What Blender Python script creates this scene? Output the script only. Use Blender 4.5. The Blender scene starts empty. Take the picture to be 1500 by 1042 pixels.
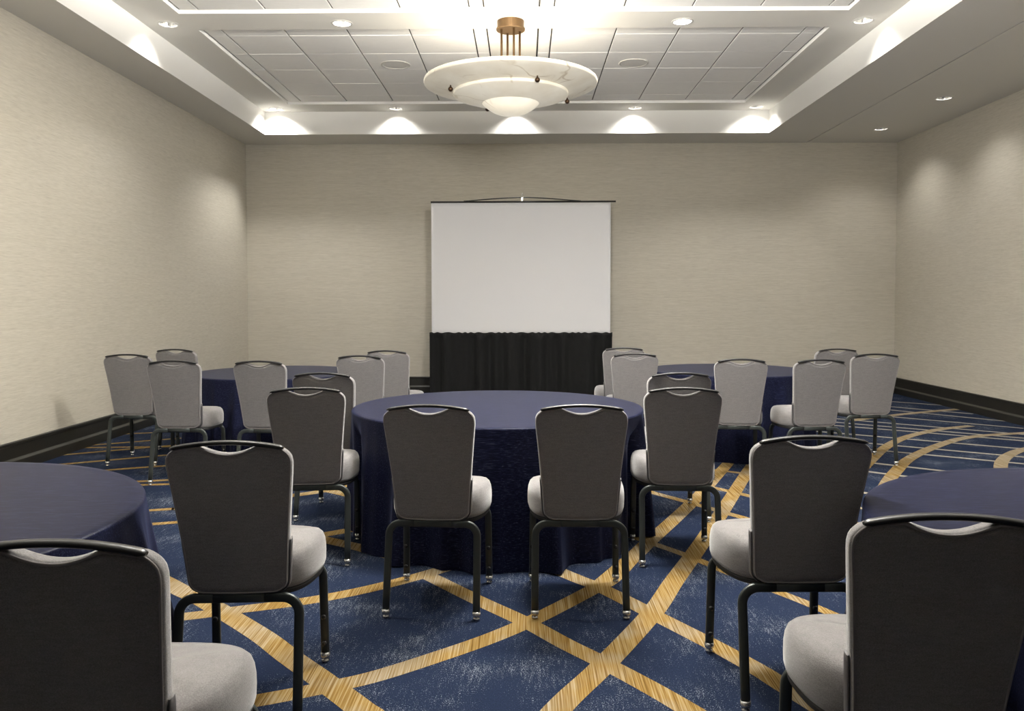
import bpy, bmesh, math, random
from mathutils import Vector, Matrix
from math import sin, cos, pi, sqrt, radians
S = bpy.context.scene
COL = S.collection
R0 = random.Random(7)

# ------------------------------------------------------------------ helpers
class MB:
    """collects verts / faces of one mesh"""
    def __init__(s): s.v=[]; s.f=[]; s.m=[]; s.sm=[]
    def add(s, vs, fs, mi=0, smooth=False):
        b=len(s.v); s.v += [tuple(v) for v in vs]
        for f in fs: s.f.append(tuple(i+b for i in f)); s.m.append(mi); s.sm.append(smooth)
    def box(s, x0,x1,y0,y1,z0,z1, mi=0):
        v=[(x0,y0,z0),(x1,y0,z0),(x1,y1,z0),(x0,y1,z0),(x0,y0,z1),(x1,y0,z1),(x1,y1,z1),(x0,y1,z1)]
        s.add(v,[(0,3,2,1),(4,5,6,7),(0,1,5,4),(1,2,6,5),(2,3,7,6),(3,0,4,7)],mi)
    def quad(s,a,b,c,d,mi=0): s.add([a,b,c,d],[(0,1,2,3)],mi)
    def tube(s, path, ra, rb, normal=None, n=12, power=2.0, caps=True, mi=0, closed=False):
        """sweep a (super)ellipse: ra across the path in the curve plane, rb along `normal`"""
        P=[Vector(p) for p in path]; N=len(P); rings=[]
        for i,p in enumerate(P):
            if closed: t=P[(i+1)%N]-P[i-1]
            else: t=P[min(i+1,N-1)]-P[max(i-1,0)]
            t.normalize()
            nn=Vector(normal) if normal is not None else (Vector((0,0,1)) if abs(t.z)<.9 else Vector((1,0,0)))
            nn=(nn-t*nn.dot(t)).normalized(); bb=t.cross(nn)
            A=ra[i] if isinstance(ra,(list,tuple)) else ra; B=rb[i] if isinstance(rb,(list,tuple)) else rb
            for k in range(n):
                a=2*pi*k/n; c,si=cos(a),sin(a)
                rings.append(p+bb*(A*math.copysign(abs(c)**(2/power),c))+nn*(B*math.copysign(abs(si)**(2/power),si)))
        fs=[]
        M=N if closed else N-1
        for i in range(M):
            for k in range(n):
                j=(i+1)%N
                fs.append((i*n+k, i*n+(k+1)%n, j*n+(k+1)%n, j*n+k))
        s.add(rings,fs,mi,True)
        if caps and not closed:
            b=len(s.v)-len(rings)
            s.f.append(tuple(b+k for k in range(n))[::-1]); s.m.append(mi); s.sm.append(False)
            s.f.append(tuple(b+(N-1)*n+k for k in range(n))); s.m.append(mi); s.sm.append(False)
    def lathe(s, prof, c=(0,0,0), n=48, mi=0, smooth=True):
        """prof: list of (r,z); r==0 ends become poles"""
        vs=[]; idx=[]
        for r,z in prof:
            if r<1e-6: idx.append([len(vs)]*n); vs.append((c[0],c[1],c[2]+z))
            else:
                idx.append(list(range(len(vs),len(vs)+n)))
                vs += [(c[0]+r*cos(2*pi*k/n), c[1]+r*sin(2*pi*k/n), c[2]+z) for k in range(n)]
        fs=[]
        for a,b in zip(idx,idx[1:]):
            for k in range(n):
                q=[a[k],a[(k+1)%n],b[(k+1)%n],b[k]]; u=[]
                for x in q:
                    if x not in u: u.append(x)
                if len(u)>2: fs.append(tuple(u))
        s.add(vs,fs,mi,smooth)
    def mesh(s,name,mats):
        me=bpy.data.meshes.new(name); me.from_pydata(s.v,[],s.f)
        for m in (mats if isinstance(mats,(list,tuple)) else [mats]): me.materials.append(m)
        for p,mi,sm in zip(me.polygons,s.m,s.sm): p.material_index=mi; p.use_smooth=sm
        bm=bmesh.new(); bm.from_mesh(me); bmesh.ops.recalc_face_normals(bm,faces=bm.faces); bm.to_mesh(me); bm.free()
        me.update(); return me
    def obj(s,name,mats,parent=None,loc=None):
        o=bpy.data.objects.new(name,s.mesh(name,mats)); COL.objects.link(o)
        if parent: o.parent=parent
        if loc: o.location=loc
        return o
def empty(name,loc=(0,0,0),rz=0):
    o=bpy.data.objects.new(name,None); COL.objects.link(o); o.location=loc; o.rotation_euler=(0,0,rz); o.empty_display_size=.1; return o
def tag(o,label,cat,group=None):
    o['label']=label; o['category']=cat
    if group: o['group']=group
    return o
def struct(o): o['kind']='structure'; return o
def copy_tree(o,parent=None):
    c=o.copy(); COL.objects.link(c); c.parent=parent
    for ch in list(o.children): copy_tree(ch,c)
    return c
def lerp(a,b,t): return a+(b-a)*t
def sstep(a,b,x):
    t=max(0,min(1,(x-a)/(b-a))); return t*t*(3-2*t)

# ------------------------------------------------------------------ materials
def mat(name, col=(.5,.5,.5), rough=.6, metal=0, spec=.5, sheen=0, emis=None, estr=0):
    m=bpy.data.materials.new(name); m.use_nodes=True; b=m.node_tree.nodes['Principled BSDF']
    b.inputs['Base Color'].default_value=(*col,1); b.inputs['Roughness'].default_value=rough; b.inputs['Metallic'].default_value=metal
    b.inputs['Specular IOR Level'].default_value=spec
    if sheen: b.inputs['Sheen Weight'].default_value=sheen; b.inputs['Sheen Roughness'].default_value=.4
    if emis: b.inputs['Emission Color'].default_value=(*emis,1); b.inputs['Emission Strength'].default_value=estr
    return m
def NT(m): return m.node_tree, m.node_tree.nodes['Principled BSDF']
def node(nt,t,**k):
    n=nt.nodes.new(t)
    for a,v in k.items(): setattr(n,a,v)
    return n
def coords(nt,scale,kind='Object'):
    tc=node(nt,'ShaderNodeTexCoord'); mp=node(nt,'ShaderNodeMapping'); mp.inputs['Scale'].default_value=scale
    nt.links.new(tc.outputs[kind],mp.inputs['Vector']); return mp.outputs['Vector']
def noise(nt,vec,scale=1,detail=2,rough=.5):
    n=node(nt,'ShaderNodeTexNoise'); n.inputs['Scale'].default_value=scale; n.inputs['Detail'].default_value=detail; n.inputs['Roughness'].default_value=rough
    nt.links.new(vec,n.inputs['Vector']); return n.outputs['Fac']
def ramp(nt,fac,stops):
    r=node(nt,'ShaderNodeValToRGB'); e=r.color_ramp.elements
    while len(e)<len(stops): e.new(.5)
    for q,(p,c) in zip(e,stops): q.position=p; q.color=(*c,1) if len(c)==3 else c
    nt.links.new(fac,r.inputs['Fac']); return r.outputs['Color']
def mixc(nt,fac,a,b,blend='MIX'):
    n=node(nt,'ShaderNodeMix',data_type='RGBA',blend_type=blend)
    for s,v in ((0,fac),(6,a),(7,b)):
        if hasattr(v,'links') or isinstance(v,bpy.types.NodeSocket): nt.links.new(v,n.inputs[s])
        else: n.inputs[s].default_value=v if not isinstance(v,tuple) else (*v,1)
    return n.outputs[2]
def mathn(nt,op,a,b=0.,clamp=False):
    n=node(nt,'ShaderNodeMath',operation=op,use_clamp=clamp)
    for i,v in enumerate((a,b)):
        if isinstance(v,bpy.types.NodeSocket): nt.links.new(v,n.inputs[i])
        else: n.inputs[i].default_value=v
    return n.outputs[0]
def bump(nt,b,h,strength,dist=.01):
    n=node(nt,'ShaderNodeBump'); n.inputs['Strength'].default_value=strength; n.inputs['Distance'].default_value=dist
    nt.links.new(h,n.inputs['Height']); nt.links.new(n.outputs['Normal'],b.inputs['Normal'])
def setc(nt,b,c): nt.links.new(c,b.inputs['Base Color'])

def m_wall(name,sx,sy):
    m=mat(name,rough=.75,spec=.15); nt,b=NT(m)
    f=noise(nt,coords(nt,(sx,sy,230)),1,3,.6)
    g=noise(nt,coords(nt,(sx*.25,sy*.25,60)),1,2,.5)
    c=ramp(nt,f,[(.25,(.465,.432,.365)),(.5,(.560,.527,.450)),(.75,(.625,.593,.515))])
    c2=ramp(nt,g,[(.3,(.93,.93,.92)),(.7,(1,1,1))])
    setc(nt,b,mixc(nt,1.,c,c2,'MULTIPLY')); bump(nt,b,f,.25,.002); return m
M={}
M['wall_x']=m_wall('wallcovering_cross',9,9)
M['unseen_wall']=mat('darkened_unseen_wall',(.06,.05,.045),.6)  # unseen end wall, finish darkened to cut light bounced onto the front chairs
M['paint']=mat('ceiling_paint',(.72,.70,.65),.8,spec=.1)
M['tray']=mat('tray_paint',(.84,.83,.80),.75,spec=.1)
M['base']=mat('baseboard_black',(.016,.015,.012),.38,spec=.45)
M['baseledge']=mat('baseboard_ledge',(.030,.029,.024),.45,spec=.4)
# ceiling tile
m=M['tile']=mat('ceiling_tile',rough=.85,spec=.1); nt,b=NT(m)
f=noise(nt,coords(nt,(9,160,1)),1,2,.6); setc(nt,b,ramp(nt,f,[(.3,(.80,.785,.755)),(.7,(.86,.845,.815))])); bump(nt,b,f,.08,.001)
M['grid']=mat('ceiling_grid',(.60,.58,.53),.7,spec=.2)
M['gap']=mat('ceiling_reveal',(.03,.028,.025),.8)
# carpet
m=M['carpet']=mat('carpet_navy',rough=1,spec=.05); nt,b=NT(m)
fine=noise(nt,coords(nt,(260,120,1)),1,2,.75)
patch=noise(nt,coords(nt,(3.4,3.0,1)),1,2,.5)
midn=noise(nt,coords(nt,(75,11,1)),1,2,.6)
th=mathn(nt,'ADD',mathn(nt,'MULTIPLY',patch,.34),mathn(nt,'ADD',mathn(nt,'MULTIPLY',midn,.30),mathn(nt,'MULTIPLY',fine,.80)))
spk=ramp(nt,th,[(.80,(0,0,0)),(.89,(1,1,1))])
basec=ramp(nt,fine,[(.25,(.0075,.0115,.026)),(.5,(.012,.0185,.041)),(.8,(.019,.028,.056))])
setc(nt,b,mixc(nt,spk,basec,(.18,.205,.24))); bump(nt,b,fine,.35,.004)
def m_band(name,cream):
    m=mat(name,rough=1,spec=.05); nt,b=NT(m)
    st=noise(nt,coords(nt,(190,2.2,1)),1,2,.65)
    lf=noise(nt,coords(nt,(3.2,3.2,1)),1,2,.5)
    gold=ramp(nt,st,[(.30,(.105,.056,.012)),(.45,(.200,.122,.034)),(.56,(.260,.180,.072)),(.70,(.32,.255,.145))])
    pale=ramp(nt,st,[(.30,(.13,.085,.035)),(.45,(.215,.165,.095)),(.58,(.275,.235,.175)),(.72,(.33,.305,.26))])
    x=node(nt,'ShaderNodeSeparateXYZ'); tc=node(nt,'ShaderNodeTexCoord'); nt.links.new(tc.outputs['Object'],x.inputs[0])
    k=mathn(nt,'MULTIPLY',mathn(nt,'SUBTRACT',x.outputs['X'],3.1),.8,True)
    k2=ramp(nt,lf,[(.46,(0,0,0)),(.62,(.75,.75,.75))])
    k=mathn(nt,'MAXIMUM',k,k2)
    if cream: k=mathn(nt,'MULTIPLY',mathn(nt,'SUBTRACT',x.outputs['X'],1.9),1.2,True)
    c=mixc(nt,k,gold,pale)
    c=mixc(nt,k,c,mixc(nt,.55,pale,(.30,.30,.285))) if cream else c
    setc(nt,b,c); bump(nt,b,st,.3,.003); return m
M['band']=m_band('carpet_gold_band',False); M['line']=m_band('carpet_thin_line',True)
# chair fabric
m=M['fabric']=mat('grey_heather_upholstery',rough=.9,spec=.2,sheen=.6); nt,b=NT(m)
f=noise(nt,coords(nt,(330,330,420)),1,2,.6); g=noise(nt,coords(nt,(30,30,160)),1,2,.6)
setc(nt,b,mixc(nt,.35,ramp(nt,f,[(.25,(.102,.098,.100)),(.5,(.183,.177,.180)),(.75,(.280,.272,.275))]),ramp(nt,g,[(.3,(.15,.14,.14)),(.7,(.25,.235,.23))])))
bump(nt,b,f,.35,.0015)
M['piping']=mat('grey_piping',(.21,.195,.195),.75,spec=.3,sheen=.4)
M['frame']=mat('charcoal_powdercoat_frame',(.052,.060,.058),.38,metal=.5,spec=.5)
M['bar']=mat('dark_glossy_bar',(.012,.012,.013),.33,metal=.2,spec=.6)
M['bracket']=mat('side_bracket_grey',(.12,.115,.118),.45,metal=.35)
M['glide']=mat('glide_chrome',(.55,.55,.54),.25,metal=.8)
M['bolt']=mat('black_bumper',(.03,.03,.03),.25,spec=.6)
M['under']=mat('seat_pan_black',(.012,.012,.012),.6)
# cloth
m=M['cloth']=mat('navy_slub_cloth',rough=.34,spec=.5,sheen=.10); nt,b=NT(m); b.inputs['Sheen Tint'].default_value=(.42,.52,1,1); b.inputs['Sheen Roughness'].default_value=.25; b.inputs['IOR'].default_value=1.14
a1=noise(nt,coords(nt,(16,230,200)),1,3,.65)
setc(nt,b,ramp(nt,a1,[(.30,(.0045,.0054,.0155)),(.50,(.0085,.0100,.0275)),(.60,(.015,.018,.044)),(.72,(.058,.063,.105))])); bump(nt,b,a1,.14,.002)
M['table']=mat('table_plywood',(.30,.22,.14),.5)
# screen
m=M['screen']=mat('screen_white',(.80,.80,.82),.7,spec=.2)
M['skirt']=mat('black_drape',(.013,.013,.0133),.85,spec=.15,sheen=.08)
M['blk']=mat('black_metal',(.01,.01,.01),.4,spec=.5)
M['clear']=mat('chrome_clip',(.7,.7,.68),.25,metal=.7)
# chandelier
M['bronze']=mat('antique_bronze',(.13,.078,.036),.45,metal=.75)
M['dkbronze']=mat('dark_bronze',(.085,.05,.028),.35,metal=.8)
def m_alab(name,e0,e1):
    m=mat(name,rough=.45,spec=.4); nt,b=NT(m)
    v=node(nt,'ShaderNodeTexVoronoi',feature='DISTANCE_TO_EDGE'); v.inputs['Scale'].default_value=2.1
    vec=coords(nt,(1,1,1)); nz=node(nt,'ShaderNodeTexNoise'); nz.inputs['Scale'].default_value=3; nt.links.new(vec,nz.inputs['Vector'])
    w=node(nt,'ShaderNodeVectorMath',operation='MULTIPLY_ADD'); w.inputs[1].default_value=(.5,.5,.5); nt.links.new(nz.outputs['Color'],w.inputs[0]); nt.links.new(vec,w.inputs[2])
    nt.links.new(w.outputs[0],v.inputs['Vector'])
    vein=ramp(nt,v.outputs['Distance'],[(.0,(0,0,0)),(.035,(1,1,1))])
    gate=ramp(nt,noise(nt,coords(nt,(2.2,2.2,2.2)),1,2),[(.5,(1,1,1)),(.6,(0,0,0))])
    vein=mixc(nt,gate,vein,(1,1,1))
    cl=noise(nt,coords(nt,(4,4,4)),1,3)
    base=ramp(nt,cl,[(.3,(.66,.60,.49)),(.7,(.76,.71,.60))])
    setc(nt,b,mixc(nt,vein,(.46,.38,.26),base))
    em=mixc(nt,vein,(.60,.52,.38),ramp(nt,cl,[(.3,(.92,.83,.66)),(.7,(1,.95,.82))]))
    nt.links.new(em,b.inputs['Emission Color']); b.inputs['Emission Strength'].default_value=e0
    return m
M['alab1']=m_alab('alabaster_outer',.05,0); M['alab2']=m_alab('alabaster_middle',.075,0); M['alab3']=m_alab('alabaster_inner',.135,0)
# lights
M['trimring']=mat('downlight_trim',(.62,.60,.56),.4,spec=.4)
M['reflector']=mat('downlight_reflector',(.75,.75,.73),.22,metal=.85)
M['lens']=mat('downlight_lens',(.8,.8,.78),.4,emis=(1,.93,.80),estr=1.6)
M['lensdim']=mat('downlight_lens_dim',(.8,.8,.78),.4,emis=(1,.95,.86),estr=.35)
M['grille']=mat('speaker_grille',(.66,.64,.60),.7,spec=.2)

# ------------------------------------------------------------------ camera
F,YAW,PIT,ROLL,CY,H=1198.9338,.0143,.0377,-.0007,485.6361,1.432
fw=Vector((-sin(YAW)*cos(PIT),cos(YAW)*cos(PIT),-sin(PIT))); rt=Vector((cos(YAW),sin(YAW),0)); up=rt.cross(fw)
r2=cos(ROLL)*rt+sin(ROLL)*up; u2=-sin(ROLL)*rt+cos(ROLL)*up
cd=bpy.data.cameras.new('camera'); cam=bpy.data.objects.new('camera',cd); COL.objects.link(cam)
Mx=Matrix((r2,u2,-fw)).transposed().to_4x4(); Mx.translation=(0,0,H); cam.matrix_world=Mx
cd.sensor_width=36; cd.lens=F*36/1500; cd.shift_y=-(521-CY)/1500; cd.clip_start=.05
S.camera=cam

# ------------------------------------------------------------------ room shell
XL,XR,YB,YF=-4.309,5.732,12.729,-5.0
ZS,ZT=3.8505,4.177
TL,TR,TB,TF=-3.765,3.541,11.97,-2.6
T=.15
def wall(name,x0,x1,y0,y1):
    b=MB(); b.box(x0,x1,y0,y1,0,ZT+.25); return struct(b.obj(name,M['wall_x']))
wall('wall_left',XL-T,XL,YF-T,YB+T); wall('wall_right',XR,XR+T,YF-T,YB+T)
wall('wall_back',XL,XR,YB,YB+T); wall('wall_front',XL,XR,YF-T,YF).data.materials[0]=M['unseen_wall']

# floor with woven-in bands
BANDS=[]  # (points, width, material)
W=.096
def B(p,w=W,mi=1): BANDS.append((p,w,mi))
B([(-4.2,2.15),(-2.8,2.36),(-1.75,2.62),(-1.3,2.74),(-.97,2.86),(-.74,2.965),(-.58,3.05),(-.4,3.19),(-.17,3.39),(.01,3.58),(.17,3.78),(.35,4.02),(.45,4.16),(.62,4.55)])
B([(-.55,4.25),(-.48,4.18),(-.23,3.87),(.01,3.59),(.17,3.37),(.33,3.17),(.47,2.98),(.57,2.83),(.75,2.55),(1.0,2.15),(1.6,1.1),(2.3,-.2)])
B([(-4.2,3.0),(-3.0,3.2),(-1.9,3.52),(-1.53,3.64),(-1.33,3.72),(-1.12,3.80),(-.94,3.89),(-.76,4.01),(-.57,4.17),(-.38,4.36)])
B([(-1.3,-.3),(-.6,1.25),(-.12,2.3),(.12,2.82),(.31,3.16),(.59,3.71),(.76,4.12),(.95,4.56),(1.15,5.04),(1.5,5.9),(1.83,6.72),(2.05,7.25)],.102)
B([(.40,4.1),(.63,4.57),(.74,4.81),(.98,5.31),(1.28,5.96),(1.57,6.64),(1.85,7.3)],.102)
B([(.1,4.4),(.27,4.17),(.37,4.05),(.49,3.86),(.59,3.69),(.71,3.49),(.81,3.32),(.91,3.13),(.98,2.97),(1.15,2.6),(1.7,1.4),(2.4,-.1)],.10)
B([(.62,4.97),(.76,4.78),(.92,4.55),(1.01,4.39),(1.08,4.26),(1.22,4.03),(1.33,3.85),(1.42,3.68),(1.6,3.35),(2.2,2.2),(2.9,.9)],.062)
B([(.85,6.22),(1.01,5.99),(1.19,5.74),(1.35,5.50),(1.47,5.32),(1.75,4.85),(2.6,3.5),(3.6,2.1)],.07)
B([(1.2,6.55),(1.43,6.25),(1.64,5.98),(1.95,5.5),(2.9,4.1),(3.9,2.8)],.07)
B([(1.3,7.1),(1.63,6.87),(1.80,6.76),(2.2,6.45)],.06)
B([(-3.1,5.1),(-2.5,4.62),(-1.95,4.2),(-1.67,3.95),(-1.58,3.88),(-1.40,3.71),(-1.12,3.43),(-.95,3.235),(-.79,3.06),(-.68,2.935),(-.58,2.82),(-.4,2.60),(.3,1.6),(1.1,.4)],.106)
B([(-1.6,4.7),(-1.24,4.93),(-1.05,5.07),(-.7,5.35)]); B([(-1.5,5.03),(-1.2,4.84),(-.95,4.68),(-.6,4.42)],.106)
B([(-1.9,5.82),(-1.64,5.98),(-1.48,6.11),(-1.2,6.4)]); B([(-1.6,6.22),(-1.48,6.11),(-1.31,5.98),(-1.0,5.72)],.1)
# left field of thin lines
for p in ([(-4.4,8.65),(-3.99,8.79),(-3.3,9.0)],[(-4.4,7.96),(-4.23,8.04),(-3.74,8.33),(-3.2,8.62)],[(-4.3,7.87),(-3.53,7.93),(-2.9,7.98)],[(-4.4,7.4),(-4.27,7.5),(-3.55,7.96),(-3.1,8.2)],
          [(-4.4,6.86),(-4.01,7.08),(-3.37,7.46),(-2.9,7.7)],[(-3.9,6.62),(-3.5,6.83),(-3.1,7.01),(-2.6,7.25)],[(-3.4,6.3),(-3.05,6.39),(-2.82,6.45),(-2.3,6.6)],[(-3.4,6.19),(-2.97,6.27),(-2.76,6.30),(-2.2,6.4)],
          [(-3.2,5.3),(-2.46,5.53),(-2.39,5.55),(-1.9,5.7)],[(-3.2,4.9),(-2.26,5.20),(-1.8,5.35)]):
    B(p,.062,2)
# right field of thin lines
for p in ([(4.6,12.05),(5.18,11.6),(5.71,11.18)],[(4.3,11.65),(4.94,11.02),(5.65,10.33)],[(4.2,11.33),(4.79,10.69),(5.7,9.71)],[(3.9,10.6),(4.5,10.09),(5.58,9.17)],[(3.6,10.03),(4.25,9.55),(5.33,8.75),(5.7,8.48)],
          [(3.3,9.87),(3.81,9.5),(5.19,8.51),(5.7,8.15)],[(3.2,9.6),(3.83,9.18),(4.3,8.88),(5.3,8.2)],[(3.0,9.06),(3.51,8.73),(4.81,7.89),(5.6,7.38)],[(2.9,8.55),(3.46,8.19),(4.56,7.48),(5.6,6.8)],[(2.8,8.18),(3.33,7.84),(4.37,7.17),(5.5,6.43)],
          [(2.6,7.53),(3.04,7.21),(3.49,6.88),(4.4,6.2)],[(2.5,7.13),(2.87,6.83),(3.09,6.65),(3.9,6.0)],[(2.1,6.43),(2.52,6.08),(2.9,5.75)],[(2.0,5.9),(2.45,5.5),(2.9,5.1)]):
    B(p,.058,2)
B([(2.6,6.5),(2.85,6.9),(3.1,7.31),(3.44,7.85),(3.75,8.28),(4.08,8.65),(4.49,9.0),(4.73,9.16),(5.1,9.35)],.102)
B([(2.6,5.95),(2.88,6.46),(3.15,6.9),(3.45,7.35),(3.87,7.85),(4.4,8.38),(4.75,8.62),(5.07,8.75),(5.6,8.9)],.106)
B([(3.7,6.3),(4.09,7.03),(4.35,7.42),(4.6,7.7),(4.79,7.86),(5.2,8.15)],.106)
B([(3.9,9.75),(4.51,10.15),(5.15,10.51),(5.7,10.78)],.11)
def smooth_poly(p,n=6):
    out=[]; P=[Vector(q) for q in p]
    for i in range(len(P)-1):
        a=P[max(i-1,0)];b=P[i];c=P[i+1];d=P[min(i+2,len(P)-1)]
        for k in range(n):
            t=k/n; out.append(.5*((2*b)+(c-a)*t+(2*a-5*b+4*c-d)*t*t+(3*b-a-3*c+d)*t**3))
    out.append(P[-1]); return out
fl=MB(); fl.box(XL-T,XR+T,YF-T,YB+T,-.12,0)
for i,(p,w,mi) in enumerate(BANDS):
    q=smooth_poly(p); z=.0008+.00004*i; vs=[]; n=len(q)
    for k,a in enumerate(q):
        t=(q[min(k+1,n-1)]-q[max(k-1,0)]).normalized(); s=Vector((-t.y,t.x))*w/2
        for sgn in (1,-1):
            v=a+s*sgn; vs.append((max(XL,min(XR,v.x)),v.y,z))
    fl.add(vs,[(2*k,2*k+1,2*k+3,2*k+2) for k in range(n-1)],mi)
struct(fl.obj('floor',[M['carpet'],M['band'],M['line']]))

# ceiling: soffit ring, tray faces, tray top with downlight holes
def holed_plane(x0,x1,y0,y1,z,holes=(),rects=()):
    """a flat piece of ceiling with round (x,y,r) and rectangular openings"""
    bm=bmesh.new()
    def loop(pts):
        vs=[bm.verts.new((a,b_,z)) for a,b_ in pts]
        for i in range(len(vs)): bm.edges.new((vs[i],vs[(i+1)%len(vs)]))
    loop([(x0,y0),(x1,y0),(x1,y1),(x0,y1)])
    for x,y,r in holes: loop([(x+r*cos(2*pi*k/36),y+r*sin(2*pi*k/36)) for k in range(36)])
    for a,b_,c,d in rects: loop([(a,c),(b_,c),(b_,d),(a,d)])
    bmesh.ops.triangle_fill(bm,use_beauty=True,use_dissolve=False,edges=bm.edges[:])
    me=bpy.data.meshes.new('tmp'); bm.to_mesh(me); bm.free()
    vs=[tuple(v.co) for v in me.vertices]; fs=[tuple(p.vertices) for p in me.polygons]; bpy.data.meshes.remove(me)
    return vs,fs
FR=[(-3.30,-.365),(.138,3.075)]              # panel fields, x ranges
FIELDS=[(a,b_,y0,y1) for (a,b_) in FR for (y0,y1) in ((8.37,11.52),(4.745,7.895))]
LX=[-3.53,-1.81,-.11,1.575,3.33]
TRAY_LIGHTS=[(-3.545,11.79),(-1.825,11.785),(-.11,11.79),(1.585,11.80),(3.30,11.77)]+[(x,8.19) for x in (-3.53,-1.80,1.563,3.332)]
NEAR_LIGHTS=[(x,4.59) for x in LX if x!=-.11]+[(x,1.0) for x in LX]
SIDE_LIGHTS=[(5.03,9.974),(5.045,11.73)]
SIDE_NEAR=[(5.03,8.21),(5.03,6.45),(5.03,4.7),(5.03,2.9)]
HR=.088
SEAM=4.339
ce=MB()
ce.quad((XL,YF,ZS),(TL,YF,ZS),(TL,YB,ZS),(XL,YB,ZS))
ce.quad((TL,TB,ZS),(TR,TB,ZS),(TR,YB,ZS),(TL,YB,ZS)); ce.quad((TL,YF,ZS),(TR,YF,ZS),(TR,TF,ZS),(TL,TF,ZS))
ce.quad((TR,YF,ZS),(SEAM-.009,YF,ZS),(SEAM-.009,YB,ZS),(TR,YB,ZS))
vs,fs=holed_plane(SEAM+.009,XR,YF,YB,ZS,[(x,y,HR) for x,y in SIDE_LIGHTS+SIDE_NEAR]); ce.add(vs,fs)
ce.box(SEAM-.009,SEAM+.009,YF,YB,ZS+.018,ZS+.026,1)
ce.quad((SEAM-.009,YF,ZS),(SEAM-.009,YB,ZS),(SEAM-.009,YB,ZS+.018),(SEAM-.009,YF,ZS+.018)); ce.quad((SEAM+.009,YF,ZS),(SEAM+.009,YB,ZS),(SEAM+.009,YB,ZS+.018),(SEAM+.009,YF,ZS+.018))
for (a,b_) in (((TL,TF),(TL,TB)),((TL,TB),(TR,TB)),((TR,TB),(TR,TF)),((TR,TF),(TL,TF))):
    ce.quad((*a,ZS),(*b_,ZS),(*b_,ZT),(*a,ZT),2)
vs,fs=holed_plane(TL,TR,TF,TB,ZT,[(x,y,HR) for x,y in TRAY_LIGHTS+NEAR_LIGHTS],[(a,b_,c,d) for a,b_,c,d in FIELDS]); ce.add(vs,fs)
LIP=.032
for a,b_,c,d in FIELDS:
    for p,q in (((a,c),(b_,c)),((b_,c),(b_,d)),((b_,d),(a,d)),((a,d),(a,c))):
        ce.quad((*p,ZT),(*q,ZT),(*q,ZT+LIP+.02),(*p,ZT+LIP+.02),2)
ce.box(XL-T,XR+T,YF-T,YB+T,ZT+.24,ZT+.34)
struct(ce.obj('ceiling',[M['paint'],M['gap'],M['tray']]))

def tile_field(n,a,b_,c,d,left):
    """one recessed field of square ceiling tiles hung in a grid"""
    t=MB(); z=ZT+LIP; g=.0075; e=.004
    cols=[a+.02]
    P=.643
    if left: xs=[a+.195+P*k for k in range(5)]; xs=[x for x in xs if x<b_-.05]; xs[-1]=b_-.152
    else: xs=[b_-.195-P*k for k in range(5)][::-1]; xs=[x for x in xs if x>a+.05]; xs[0]=a+.152
    X=[a+.012]+xs+[b_-.012]
    ys=[d-.335-.632*k for k in range(6)][::-1]; ys=[y for y in ys if y>c+.05]
    Y=[c+.012]+ys+[d-.012]
    t.box(a+.001,b_-.001,c+.001,d-.001,z+.016,z+.03,1)
    rr=random.Random(n)
    for i in range(len(X)-1):
        for j in range(len(Y)-1):
            x0,x1,y0,y1=X[i]+g,X[i+1]-g,Y[j]+e,Y[j+1]-e
            if x1-x0<.03 or y1-y0<.03: continue
            dz=rr.uniform(-.0015,.0015)
            v=[(x0,y0,z+.015),(x1,y0,z+.015),(x1,y1,z+.015),(x0,y1,z+.015)]
            k=.003
            v+=[(x0,y0,z+k+dz),(x1,y0,z+k+dz),(x1,y1,z+k+dz),(x0,y1,z+k+dz)]
            v+=[(x0+k,y0+k,z+dz),(x1-k,y0+k,z+dz),(x1-k,y1-k,z+dz),(x0+k,y1-k,z+dz)]
            fs=[(8,9,10,11)]+[(p+o,(p+1)%4+o,(p+1)%4+o+4,p+o+4) for o in (0,4) for p in range(4)]
            t.add(v,fs,0)
    o=t.obj('trim_%d'%n,[M['tile'],M['gap']]); struct(o)
for n,(a,b_,c,d) in enumerate(FIELDS): tile_field(n+1,a,b_,c,d,a<-1)

# baseboards (stepped black profile)
def baseboard(name,p,q,nrm):
    prof=[(.0,0),(.042,0),(.042,.084),(.040,.090),(.024,.106),(.022,.110),(.020,.212),(.026,.218),(.026,.240),(.020,.246),(.0,.246)]
    mb=MB(); P,Q,Nn=Vector(p),Vector(q),Vector(nrm); k=len(prof)
    vs=[(*(P+Nn*a).xy,z) for a,z in prof]+[(*(Q+Nn*a).xy,z) for a,z in prof]
    for i in range(k): mb.add([vs[i],vs[(i+1)%k],vs[(i+1)%k+k],vs[i+k]],[(0,1,2,3)],1 if i in (2,3) else 0)
    mb.add(vs,[tuple(range(k)),tuple(range(k,2*k))])
    struct(mb.obj(name,[M['base'],M['baseledge']]))
baseboard('baseboard_left',(XL,YF,0),(XL,YB,0),(1,0,0)); baseboard('baseboard_right',(XR,YF,0),(XR,YB,0),(-1,0,0))
baseboard('baseboard_back',(XL+.042,YB,0),(XR-.042,YB,0),(0,-1,0))

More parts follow.
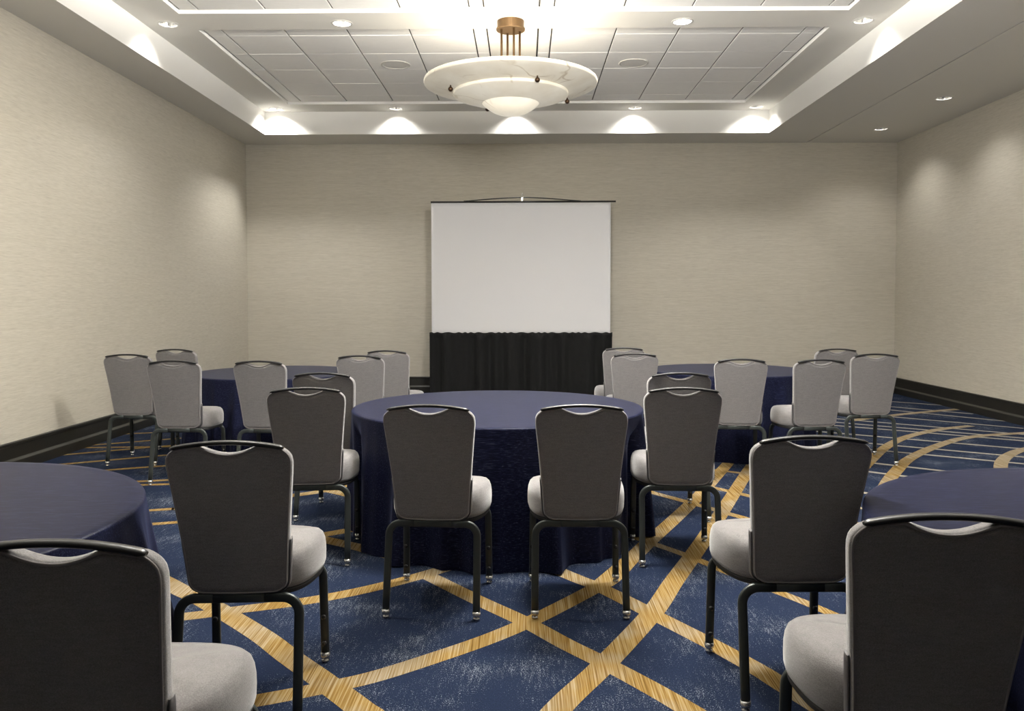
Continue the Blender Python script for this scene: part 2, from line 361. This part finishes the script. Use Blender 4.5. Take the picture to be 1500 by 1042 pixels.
# ------------------------------------------------------------------ downlights
def downlight(proto_lens):
    r=empty('recessed_downlight')
    t=MB(); t.lathe([(HR-.004,.02),(HR-.004,-.001),(HR-.002,-.004),(HR+.012,-.0045),(HR+.018,-.002),(HR+.018,.0)],n=36); t.obj('trim_ring',M['trimring'],r)
    c=MB(); c.lathe([(HR-.005,.004),(HR-.012,.035),(HR-.026,.075),(HR-.034,.10)],n=36); c.obj('reflector',M['reflector'],r)
    l=MB(); l.lathe([(0,.070),(.03,.072),(HR-.026,.082),(HR-.030,.085)],n=36); l.obj('lens',proto_lens,r)
    return r
dl=downlight(M['lens']); dld=downlight(M['lensdim'])
def spot(x,y,z,power,size=125,blend=.8,col=(1,.975,.93),rad=.07):
    l=bpy.data.lights.new('downlight_lamp','SPOT'); l.energy=power; l.spot_size=radians(size); l.spot_blend=blend; l.color=col; l.shadow_soft_size=rad
    o=bpy.data.objects.new('downlight_lamp',l); COL.objects.link(o); o.location=(x,y,z)
    return o
LAB={0:'recessed downlight at back left corner of the ceiling tray',1:'recessed downlight at the back of the tray, left of the pendant bowl',2:'recessed downlight behind the alabaster pendant at the back of the tray',
 3:'recessed downlight at the back of the tray, right of the pendant bowl',4:'recessed downlight at back right corner of the ceiling tray',5:'recessed downlight nearest the left tray wall in the front row',
 6:'recessed downlight in front row just left of the pendant canopy',7:'recessed downlight in front row just right of the pendant canopy',8:'recessed downlight nearest the right tray wall in the front row'}
E_TRAY,E_NEAR,E_NEAR2,E_SIDE=16,45,1.0,13
E_PEND,E_PEND2,E_FILL=2.0,64,112
first=True
for i,(x,y) in enumerate(TRAY_LIGHTS):
    o=dl if first else copy_tree(dl); first=False
    o.location=(x,y,ZT); tag(o,LAB[i],'downlight','downlights in the ceiling tray'); spot(x,y,ZT+.03,(E_TRAY*(3.0 if x<-3 else 1.7 if x>3 else 1)) if y>10 else E_TRAY*(.7 if abs(x)>2.5 else 1.2 if x<0 else 5.2),125 if y>10 or abs(x)>2.5 else 150)
for i,(x,y) in enumerate(NEAR_LIGHTS):
    o=copy_tree(dl); o.location=(x,y,ZT); tag(o,'recessed downlight in the near part of the tray above the camera','downlight','downlights overhead'); spot(x,y,ZT+.03,(E_NEAR*(.25 if abs(x)>2.5 else 1)) if y>3 else E_NEAR2,150)
first=True
for i,(x,y) in enumerate(SIDE_LIGHTS+SIDE_NEAR):
    o=dld if first else copy_tree(dld); first=False
    o.location=(x,y,ZS)
    if i<2: tag(o,('recessed downlight in the right soffit, nearer the camera of two','recessed downlight in the right soffit close to the back wall corner')[i],'downlight','downlights in the right soffit')
    else: tag(o,'recessed downlight in the right soffit beyond the picture edge','downlight','downlights overhead')
    spot(x,y,ZS+.03,E_SIDE)

# ceiling speakers
for x,y,lb in ((-1.505,9.72,'round flush speaker grille in ceiling tile left of the pendant'),(1.285,9.70,'round flush speaker grille in ceiling tile right of the pendant')):
    r=empty('ceiling_speaker',(x,y,ZT+LIP)); tag(r,lb,'speaker','ceiling speakers')
    t=MB(); t.lathe([(.172,.002),(.172,-.006),(.166,-.009),(.156,-.008),(.154,-.002)],n=40); t.obj('rim',M['grid'],r)
    t=MB(); t.lathe([(.154,-.004),(.10,-.006),(0,-.0065)],n=40); t.obj('grille',M['grille'],r)

# ------------------------------------------------------------------ pendant bowl light
CX,CYY=-.128,8.16
def bowl(name,Rr,zr,zb,mt,th,pl,pw=2.0):
    """a shallow turned bowl: underside, rounded rim, inside"""
    N=18; und=[(0,zb)]
    for i in range(1,N+1):
        u=i/N; und.append((Rr*u,zb+(zr-zb)*u**pw))
    e=th/2; rim=[(Rr+e*.45*sin(pi*k/6),zr+e-e*cos(pi*k/6)) for k in range(1,6)]
    top=[(r*(1-.02*(r/Rr)),z+th) for r,z in und[::-1]]; top[-1]=(0,top[-1][1])
    b=MB(); b.lathe(und+rim+top,n=96); return b.obj(name,mt,pl)
def make_pendant():
    pl=empty('pendant_bowl_light',(CX,CYY,0))
    t=MB(); t.lathe([(0,ZT+.0),(.132,ZT),(.132,ZT-.068),(.142,ZT-.070),(.142,ZT-.086),(.136,ZT-.09),(0,ZT-.09)],n=48,smooth=False); t.obj('canopy',M['bronze'],pl)
    for k in range(4):
        a=radians(20+90*k); t=MB(); x,y=.095*cos(a),.095*sin(a)
        t.tube([(x,y,ZT-.088),(x,y,3.44)],.0115,.0115,n=14); t.obj('rod',M['bronze'],pl)
    bowl('outer_bowl',.845,3.555,3.415,M['alab1'],.040,pl)
    bowl('middle_bowl',.560,3.450,3.350,M['alab2'],.035,pl)
    bowl('inner_bowl',.293,3.390,3.262,M['alab3'],.030,pl,2.7)
    for k in range(4):
        a=radians(-66+90*k); x,y=.625*cos(a),.625*sin(a); z=3.482
        t=MB(); t.lathe([(0,-.052),(.010,-.0495),(.0185,-.0425),(.0235,-.033),(.0245,-.026),(.0225,-.018),(.016,-.009),(.008,-.004),(.007,.02),(0,.02)],c=(x,y,z),n=20); t.obj('finial',M['dkbronze'],pl)
    return pl
def pendant_lamps(cy,energy,z=3.515,rad=.03):
    for k in range(4):
        a=radians(45+90*k); l=bpy.data.lights.new('pendant_lamp','POINT'); l.energy=energy; l.color=(1,.965,.90); l.shadow_soft_size=rad
        o=bpy.data.objects.new('pendant_lamp',l); COL.objects.link(o); o.location=(CX+.32*cos(a),cy+.32*sin(a),z)
pl=make_pendant(); tag(pl,'large three tier alabaster bowl pendant on bronze rods under the ceiling','pendant light'); pendant_lamps(CYY,E_PEND)
o=copy_tree(pl); o.location=(CX,4.51,0); tag(o,'alabaster bowl pendant above the nearer tables, beyond the top edge of the picture','pendant light'); pendant_lamps(4.51,E_PEND2)
l=bpy.data.lights.new('pendant_lamp','POINT'); l.energy=E_FILL; l.color=(1,.975,.93); l.shadow_soft_size=.28   # added fill lamp hung under the unseen pendant to brighten walls and chairs
o=bpy.data.objects.new('pendant_lamp',l); COL.objects.link(o); o.location=(CX+.40,4.51,3.0)

# ------------------------------------------------------------------ banquet chair
def back_y(z): return -.109*(max(0,z-.431)/.52)**1.15
WT=[(.425,.158),(.45,.165),(.52,.170),(.60,.176),(.70,.185),(.80,.195),(.88,.2035),(.92,.2055),(.99,.205)]
def back_w(z):
    for (a,b_),(c,d) in zip(WT,WT[1:]):
        if z<=c: return lerp(b_,d,max(0,(z-a)/(c-a)))
    return WT[-1][1]
def ztop(u,w):
    x=abs(u)*w; z=.963-.016*(x/.18)**2
    r=.042; d=max(0,x-(w-r)); z-= r-sqrt(max(0,r*r-d*d))
    s=x/.098                                    # hand-hold scoop under the bar
    if s<1: z-=.032*(1-s*s)**1.15
    return z
def zbot(u,w):
    x=abs(u)*w; r=.042; d=max(0,x-(w-r)); return .431+.004*(x/w)**2+ r-sqrt(max(0,r*r-d*d))
def us(n):
    out=[]
    for i in range(n+1):
        q=-1+2*i/n; out.append(math.copysign(1-(1-abs(q))**1.35,q))
    return out
def make_chair():
    root=empty('banquet_chair')
    # backrest
    NU,NV=44,22; U=us(NU)
    def P(u,v):
        z0,z1=zbot(u,.158),ztop(u,.205); tt=v; z=lerp(z0,z1,tt)
        return u*back_w(z),z
    grid=[[P(u,j/NV) for u in U] for j in range(NV+1)]
    loop=[(0,i) for i in range(NU+1)]+[(j,NU) for j in range(1,NV+1)]+[(NV,i) for i in range(NU-1,-1,-1)]+[(j,0) for j in range(NV-1,0,-1)]
    L=[Vector(grid[j][i]) for j,i in loop]; n=len(L)
    def inset(d):
        out=[]
        for k in range(n):
            t=(L[(k+1)%n]-L[k-1]); t.normalize(); nn=Vector((-t.y,t.x)); out.append(L[k]+nn*d)
        return out
    b=MB()
    thick=lambda z: lerp(.058,.044,(z-.43)/.53)
    def pt(x,z,f):        # f = 0 rear face .. 1 front face
        bow=.006*(1-(x/.2)**2)
        return (x, back_y(z)-bow*(1-f)*1.0+thick(z)*f, z)
    sc=.965
    def shrink(x,z): return x*sc,.70+(z-.70)*.982
    rear=[]; front=[]
    for j in range(NV+1):
        for i in range(NU+1):
            x,z=grid[j][i]; xs,zs=shrink(x,z); rear.append(pt(xs,zs,0))
            xs,zs=x*.93,.70+(z-.70)*.955; cr=.012*(1-(x/.21)**2)*(1-((z-.70)/.28)**2); q=pt(xs,zs,1); front.append((q[0],q[1]+max(0,cr),q[2]))
    W1=NU+1
    vs=rear+front; fs=[]
    for j in range(NV):
        for i in range(NU):
            a=j*W1+i; fs.append((a,a+1,a+W1+1,a+W1)); o=len(rear)+a; fs.append((o,o+W1,o+W1+1,o+1))
    rings=[[j*W1+i for j,i in loop]]
    for ins,f in ((.004,.03),(.0,.12),(.0,.35),(-.001,.6),(.002,.85),(.008,.97)):
        q=inset(ins); base=len(vs); vs+=[pt(p.x,p.y,f) for p in q]; rings.append(list(range(base,base+n)))
    rings.append([len(rear)+j*W1+i for j,i in loop])
    for ra,rb in zip(rings,rings[1:]):
        for k in range(n): fs.append((ra[k],ra[(k+1)%n],rb[(k+1)%n],rb[k]))
    b.add(vs,fs,0,True); back=b.obj('backrest',M['fabric'],root)
    for ins,f,rad in ((.0045,.015,.0034),):
        q=inset(ins); t=MB(); pth=[pt(p.x,p.y,f) for p in q]; t.tube(pth,rad,rad,normal=(0,1,0),n=6,closed=True); t.obj('piping',M['piping'],back)
    # handle bar over the top rear edge
    t=MB(); N=28; pth=[]; ra=[]; rb=[]
    for i in range(N+1):
        u=-1+2*i/N; x=.183*u; z=.9685-.0185*u*u; pth.append((x,back_y(.955)+.004-.004*u*u,z)); e=min(1,(1-abs(u))*14+.45); ra.append(.0078*e); rb.append(.0145*e)
    t.tube(pth,ra,rb,normal=(0,1,0),n=14,power=2.4); t.obj('handle_bar',M['bar'],root)
    # side brackets
    for s in (-1,1):
        t=MB(); pth=[]
        for i in range(7):
            q=pi/2*i/6; z=.476-.044*cos(q); pth.append((s*(back_w(.476)+.0035-.044+.044*sin(q)),back_y(z)+.026,z))
        for i in range(1,8):
            z=lerp(.476,.625,i/7); pth.append((s*(back_w(z)+.0035),back_y(z)+.026,z))
        t.tube(pth,.0035,[.010,.014]+[.016]*11+[.012],normal=(0,1,0),n=10,power=3.5); t.obj('side_bracket',M['bracket'],root)
    # seat cushion
    N=88; out=[]
    for k in range(N):
        a=2*pi*k/N; c,si=cos(a),sin(a); p=2/3.6
        x=math.copysign(abs(c)**p,c); y=math.copysign(abs(si)**p,si)
        yy=.258+.212*y; hw=.207+.030*sstep(-1,.3,y)-.010*sstep(.5,1,y)
        out.append((x*hw,yy))
    b=MB(); vs=[]; fs=[]
    lay=[(.93,.420),(.975,.424),(.995,.440),(1.0,.468),(.998,.495),(.985,.520),(.955,.540),(.90,.553),(.80,.561),(.62,.566),(.40,.569),(.18,.570)]
    for sc_,z in lay:
        for x,y in out:
            dz=0
            if z>.5: dz=-.012*sstep(.35,.47,y)-.010*(1-sstep(.05,.16,y))
            vs.append((x*sc_,.258+(y-.258)*sc_,z+dz))
    for i in range(len(lay)-1):
        for k in range(N): fs.append((i*N+k,i*N+(k+1)%N,(i+1)*N+(k+1)%N,(i+1)*N+k))
    fs.append(tuple(range(N))[::-1]); fs.append(tuple((len(lay)-1)*N+k for k in range(N)))
    b.add(vs,fs,0,True); b.obj('seat',M['fabric'],root)
    b=MB(); vs=[];fs=[]
    for sc_,z in ((.90,.398),(.955,.402),(.965,.415),(.95,.4225)):
        vs+=[(x*sc_,.258+(y-.258)*sc_,z) for x,y in out]
    for i in range(3):
        for k in range(N): fs.append((i*N+k,i*N+(k+1)%N,(i+1)*N+(k+1)%N,(i+1)*N+k))
    fs.append(tuple(range(N))[::-1]); fs.append(tuple(3*N+k for k in range(N)))
    b.add(vs,fs,0,False); b.obj('seat_frame',M['under'],root)
    # legs: two bent U frames
    def leg(s,xt,yt,zt,xf,yf,r,wr,dr):
        pth=[(s*.085,yt,zt)]
        for k in range(9):
            a=pi/2*k/8; pth.append((s*(xt-r+r*sin(a)),lerp(yt,yf,0),zt-r+r*cos(a)))
        z1=zt-r
        for k in range(1,6):
            u=k/5; z=lerp(z1,.034,u); pth.append((s*lerp(xt,xf,u),lerp(yt,yf,u),z))
        t=MB(); t.tube(pth,wr,dr,normal=(0,1,0),n=16,power=3.2); o=t.obj('leg',M['frame'],root)
        g=MB(); g.lathe([(0,0),(.013,0),(.0145,.003),(.0145,.009),(.008,.011),(.008,.016),(.0175,.018),(.0185,.022),(.0185,.038),(0,.038)],c=(s*xf,yf,0),n=18); g.obj('glide',M['glide'],o)
        return o
    for s in (-1,1):
        leg(s,.203,.004,.416,.206,-.056,.056,.0165,.0105)
        lf=leg(s,.2085,.416,.396,.212,.43,.05,.0165,.0105)
        for z in (.185,.078):
            u=(z-.346)/(.034-.346); x=s*lerp(.2085,.212,u); y=lerp(.416,.43,u)-.0105
            t=MB(); pr=[(0,-.009),(.007,-.0085),(.0105,-.005),(.011,.002),(0,.002)]
            t.lathe(pr,n=14); t.v=[(x+a,y+c,z+b_) for a,b_,c in t.v]; t.obj('bumper',M['bolt'],lf)
    for y,z in ((.004,.416),(.416,.396)):
        t=MB(); t.tube([(-.086,y,z),(0,y,z),(.086,y,z)],.0165,.0105,normal=(0,1,0),n=16,power=3.2); t.obj('crossbar',M['frame'],root)
    return root
CH=[ # x, y, yaw, label, group
('A',-.900,1.640,0.0,'large grey banquet chair in the bottom left corner of the picture','f'),
('B',.921,1.853,-3.8,'large grey banquet chair in the bottom right corner of the picture','f'),
('C',-.973,2.745,3.4,'grey banquet chair just behind the bottom left corner chair, by the near tablecloth','f'),
('D',.977,2.871,1.2,'grey banquet chair just behind the bottom right corner chair, seat showing at its left','f'),
('E',-.414,3.684,-3.7,'grey banquet chair at front of the centre table, left one of the pair','c'),
('F',.256,3.693,0.1,'grey banquet chair at front of the centre table, right one of the pair','c'),
('G',-1.161,4.389,5.7,'grey banquet chair left of the centre table, nearer of two that overlap','c'),
('H',-1.270,5.28,-6.1,'grey banquet chair left of the centre table, partly hidden behind the nearer chair there','c'),
('I',.844,4.403,-2.1,'grey banquet chair right of the centre table, nearer of two that overlap','c'),
('J',.985,5.291,3.5,'grey banquet chair right of the centre table, only its top showing above the nearer chair','c'),
('K',-3.405,7.061,1.3,'grey banquet chair closest to the left wall, its legs before the black baseboard','l'),
('L',-2.698,6.335,2.6,'grey banquet chair overlapping the one by the left wall, seat against the tablecloth','l'),
('M',-3.290,7.80,-7.7,'grey banquet chair mostly hidden, its top peeking over the pair nearest the left wall','l'),
('N',-2.015,6.305,-2.9,'grey banquet chair standing alone in front of the middle of the far left table','l'),
('O',-1.364,6.917,-4.5,'grey banquet chair right of the far left table, nearer of two that overlap','l'),
('P',-1.242,7.593,-7.6,'grey banquet chair right of the far left table, closest to the black skirt','l'),
('Q',.972,8.066,2.0,'grey banquet chair just right of the black screen skirt','r'),
('R',.967,7.197,-2.1,'grey banquet chair overlapping the one just right of the screen skirt','r'),
('S',1.714,6.525,-5.2,'grey banquet chair alone in front of the middle of the far right table','r'),
('T',2.301,6.470,1.9,'grey banquet chair at front right of the far right table, seat showing at its left','r'),
('U',2.960,7.88,4.6,'grey banquet chair mostly hidden at the far right table, between two nearer chairs','r'),
('V',3.021,7.145,-1.6,'grey banquet chair closest to the right wall, its legs on the striped carpet','r')]
GN={'f':'chairs around the two nearest tables','c':'chairs around the centre table','l':'chairs around the far left table','r':'chairs around the far right table'}
chair0=make_chair()
for i,(k,x,y,a,lb,g) in enumerate(CH):
    o=chair0 if i==0 else copy_tree(chair0)
    o.location=(x,y,.001); o.rotation_euler=(0,0,radians(a)); tag(o,lb,'chair',GN[g])

# ------------------------------------------------------------------ round tables and cloths
TABLES=[('c',-.164,5.1755,.914,11,'navy floor-length tablecloth on the round table in the centre of the room'),
('fl',-2.165,2.43,.930,12,'navy tablecloth on the round table cut off by the left edge of the picture'),
('fr',1.985,2.36,.930,13,'navy tablecloth on the round table cut off by the right edge of the picture'),
('l',-2.315,7.637,.775,14,'navy tablecloth on the far left round table below the left end of the back wall'),
('r',1.985,7.925,.775,15,'navy tablecloth on the far right round table to the right of the screen')]
ZC=.762
def cloth(cx,cy,R,seed,flare=.055):
    rg=random.Random(seed); N=300
    comps=[(2*rg.randint(6,8),rg.uniform(0,6.28),.9),(2*rg.randint(9,11),rg.uniform(0,6.28),.7),(rg.randint(24,31),rg.uniform(0,6.28),.28),(rg.randint(3,6),rg.uniform(0,6.28),.5)]
    TH=[2*pi*k/N for k in range(N)]
    def fold(th):
        v=sum(a*(1-2*abs(sin(n*th/2+p))**.75 if n%2==0 else cos(n*th+p)) for n,p,a in comps)/1.5
        return v
    FO=[fold(t) for t in TH]
    # chairs push the cloth inwards
    near=[]
    for k,x,y,a,lb,g in CH:
        if math.hypot(x-cx,y-cy)<R+.75: near.append((x,y,radians(a)))
    HB=[9.]*N
    for k,t in enumerate(TH):
        d=Vector((cos(t),sin(t)))
        for x,y,a in near:
            for s in range(0,70):
                rr=R*.45+s*.012
                if rr>R+.25: break
                dx,dy=cx+d.x*rr-x,cy+d.y*rr-y
                lx=cos(a)*dx+sin(a)*dy; ly=-sin(a)*dx+cos(a)*dy
                if abs(lx)<.247 and -.08<ly<.478: HB[k]=min(HB[k],rr); break
    rows=[(0,0),(.35,0),(.7,0),(.90,0),(.97,0),(.985,0)]
    mb=MB(); vs=[]; fs=[]
    def blur(a,w):
        for _ in range(w): a=[(a[i-1]+2*a[i]+a[(i+1)%N])/4 for i in range(N)]
        return a
    NZ=30; rings=[]
    c0=len(vs); vs.append((cx,cy,ZC))
    for f in (.2,.45,.7,.88,.96):
        rings.append([(cx+R*f*cos(t),cy+R*f*sin(t),ZC) for t in TH])
    for q in (15,35,55,75,90):
        a=radians(q); e=.012
        rings.append([(cx+(R-e+e*sin(a))*cos(t),cy+(R-e+e*sin(a))*sin(t),ZC-e+e*cos(a)) for t in TH])
    for j in range(1,NZ+1):
        s=j/NZ; z=lerp(ZC-.012,.006,s)
        base=[R+flare*s**1.1+.062*(s**.8)*FO[k] for k in range(N)]
        w=1-sstep(.56,.735,z)
        dent=[max(0,(base[k]-(HB[k]-.014)))*w for k in range(N)]
        d2=blur(dent,6); d2=[max(a,b_) for a,b_ in zip(dent,d2)]; 
        rr=[base[k]-d2[k] for k in range(N)]
        hem=.010*sin(3*0+seed)
        rings.append([(cx+rr[k]*cos(TH[k]),cy+rr[k]*sin(TH[k]),z+(.004*FO[k] if j==NZ else 0)) for k in range(N)])
    for r in rings: vs+=r
    for k in range(N): fs.append((c0,1+k,1+(k+1)%N))
    for i in range(len(rings)-1):
        for k in range(N):
            a=1+i*N+k; b_=1+i*N+(k+1)%N; fs.append((a,b_,b_+N,a+N))
    mb.add(vs,fs,0,True); return mb.obj('tablecloth',M['cloth'])
GT='navy tablecloths on round tables'
for k,cx,cy,R,seed,lb in TABLES:
    tag(cloth(cx,cy,R,seed,.16 if k in ('fl','fr') else .06),lb,'tablecloth',GT)

# ------------------------------------------------------------------ projection screen and its skirt
SY=11.80; sx0,sx1=-1.328,1.247; sz0,sz1=.93,2.835
sc=empty('projection_screen',(-.02,SY,0)); tag(sc,'white tripod projection screen standing before the back wall above a black skirt','projection screen')
def at(o): o.matrix_parent_inverse=Matrix.Translation((.02,-SY,0)); return o
t=MB(); NX,NZ2=60,24; vs=[];fs=[]
for side in (0,1):
    for j in range(NZ2+1):
        for i in range(NX+1):
            u=i/NX; x=lerp(sx0,sx1,u); z=lerp(sz0,sz1,j/NZ2)
            wob=.006*sin(9*u+1)*sstep(.45,.8,u)+.003*sin(21*u+.6*j/NZ2)*sstep(.5,.9,u)
            vs.append((x,SY+wob+side*.003,z))
W1=NX+1; O=W1*(NZ2+1)
for j in range(NZ2):
    for i in range(NX):
        a=j*W1+i; fs.append((a,a+1,a+W1+1,a+W1)); fs.append((O+a,O+a+W1,O+a+W1+1,O+a+1))
t.add(vs,fs,0,True)
ring=[i for i in range(W1)]+[j*W1+NX for j in range(1,NZ2+1)]+[NZ2*W1+i for i in range(NX-1,-1,-1)]+[j*W1 for j in range(NZ2-1,0,-1)]
for k in range(len(ring)):
    a,b_=ring[k],ring[(k+1)%len(ring)]; t.f.append((a,b_,b_+O,a+O)); t.m.append(0); t.sm.append(False)
at(t.obj('screen_surface',M['screen'],sc))
t=MB(); t.tube([(-1.335,SY,2.845),(1.318,SY,2.850)],.013,.013,n=14); at(t.obj('top_bar',M['blk'],sc))
t=MB(); pth=[(-.86+1.68*k/24, SY-.012, 2.856+.050*sin(pi*k/24)**1.2) for k in range(25)]; t.tube(pth,.008,.008,n=8); at(t.obj('spreader_rod',M['blk'],sc))
t=MB(); t.box(-.032,-.010,SY-.02,SY+.01,2.86,2.905); t.tube([(-.021,SY,2.90),(-.021,SY,2.945),(-.010,SY,2.958),(-.030,SY,2.966)],.004,.004,n=8); at(t.obj('hanging_clip',M['clear'],sc))
t=MB(); t.tube([(-.02,SY+.10,.62),(-.02,SY+.10,2.84)],.016,.016,n=14); at(t.obj('support_pole',M['blk'],sc))
for k in range(3):
    a=radians(90+120*k); t=MB(); t.tube([(-.02,SY+.10,.70),(-.02+.16*cos(a),SY+.10+.13*sin(a),.30),(-.02+.30*cos(a),SY+.10+.22*sin(a),.012)],.012,.012,n=10); at(t.obj('leg',M['blk'],sc))
# skirt
kx0,kx1=-1.352,1.268; KY=SY-.045
t=MB(); NX,NZ2=260,26; vs=[]; fs=[]
rg=random.Random(5); ph=[rg.uniform(0,6.28) for _ in range(5)]
for side in (0,1):
    for j in range(NZ2+1):
        v=j/NZ2; z=lerp(.008,.972,v)
        for i in range(NX+1):
            u=i/NX; x=lerp(kx0,kx1,u)
            amp=.020*(1-v)**.3+.010; d=1-v
            f=amp*(.9*sin(31*u+ph[3]+2.2*sin(5*u+ph[4]))+sin(58*u+ph[0]+1.8*sin(7*u+ph[1]))+.6*sin(97*u+ph[2]+1.2*sin(11*u)))
            if v>.93: f=.007*sin(260*u+3*sin(23*u))+.006*sin(pi*min(1,(v-.93)/.07))
            zz=z+(.006*sin(140*u+2*sin(31*u)) if j==NZ2 else 0)
            e=min(u,1-u); f+=.035*(1-min(1,e/.012))**2
            vs.append((x,KY-f if side==0 else KY-f+.004,zz))
W1=NX+1; O=W1*(NZ2+1)
for j in range(NZ2):
    for i in range(NX):
        a=j*W1+i; fs.append((a,a+1,a+W1+1,a+W1)); fs.append((O+a,O+a+W1,O+a+W1+1,O+a+1))
t.add(vs,fs,0,True)
ring=[i for i in range(W1)]+[j*W1+NX for j in range(1,NZ2+1)]+[NZ2*W1+i for i in range(NX-1,-1,-1)]+[j*W1 for j in range(NZ2-1,0,-1)]
for k in range(len(ring)):
    a,b_=ring[k],ring[(k+1)%len(ring)]; t.f.append((a,b_,b_+O,a+O)); t.m.append(0); t.sm.append(False)
tag(t.obj('screen_skirt',M['skirt']),'black gathered fabric skirt hanging to the floor under the white screen','drape')

# ------------------------------------------------------------------ world and view
w=bpy.data.worlds.new('World'); S.world=w; w.use_nodes=True
w.node_tree.nodes['Background'].inputs[0].default_value=(.5,.5,.5,1); w.node_tree.nodes['Background'].inputs[1].default_value=.3
S.view_settings.view_transform='Standard'; S.view_settings.look='None'; S.view_settings.gamma=1; S.view_settings.use_curve_mapping=False
S.view_settings.exposure=2.05
S.cycles.max_bounces=10; S.cycles.diffuse_bounces=8; S.cycles.use_denoising=True; S.cycles.sample_clamp_indirect=4
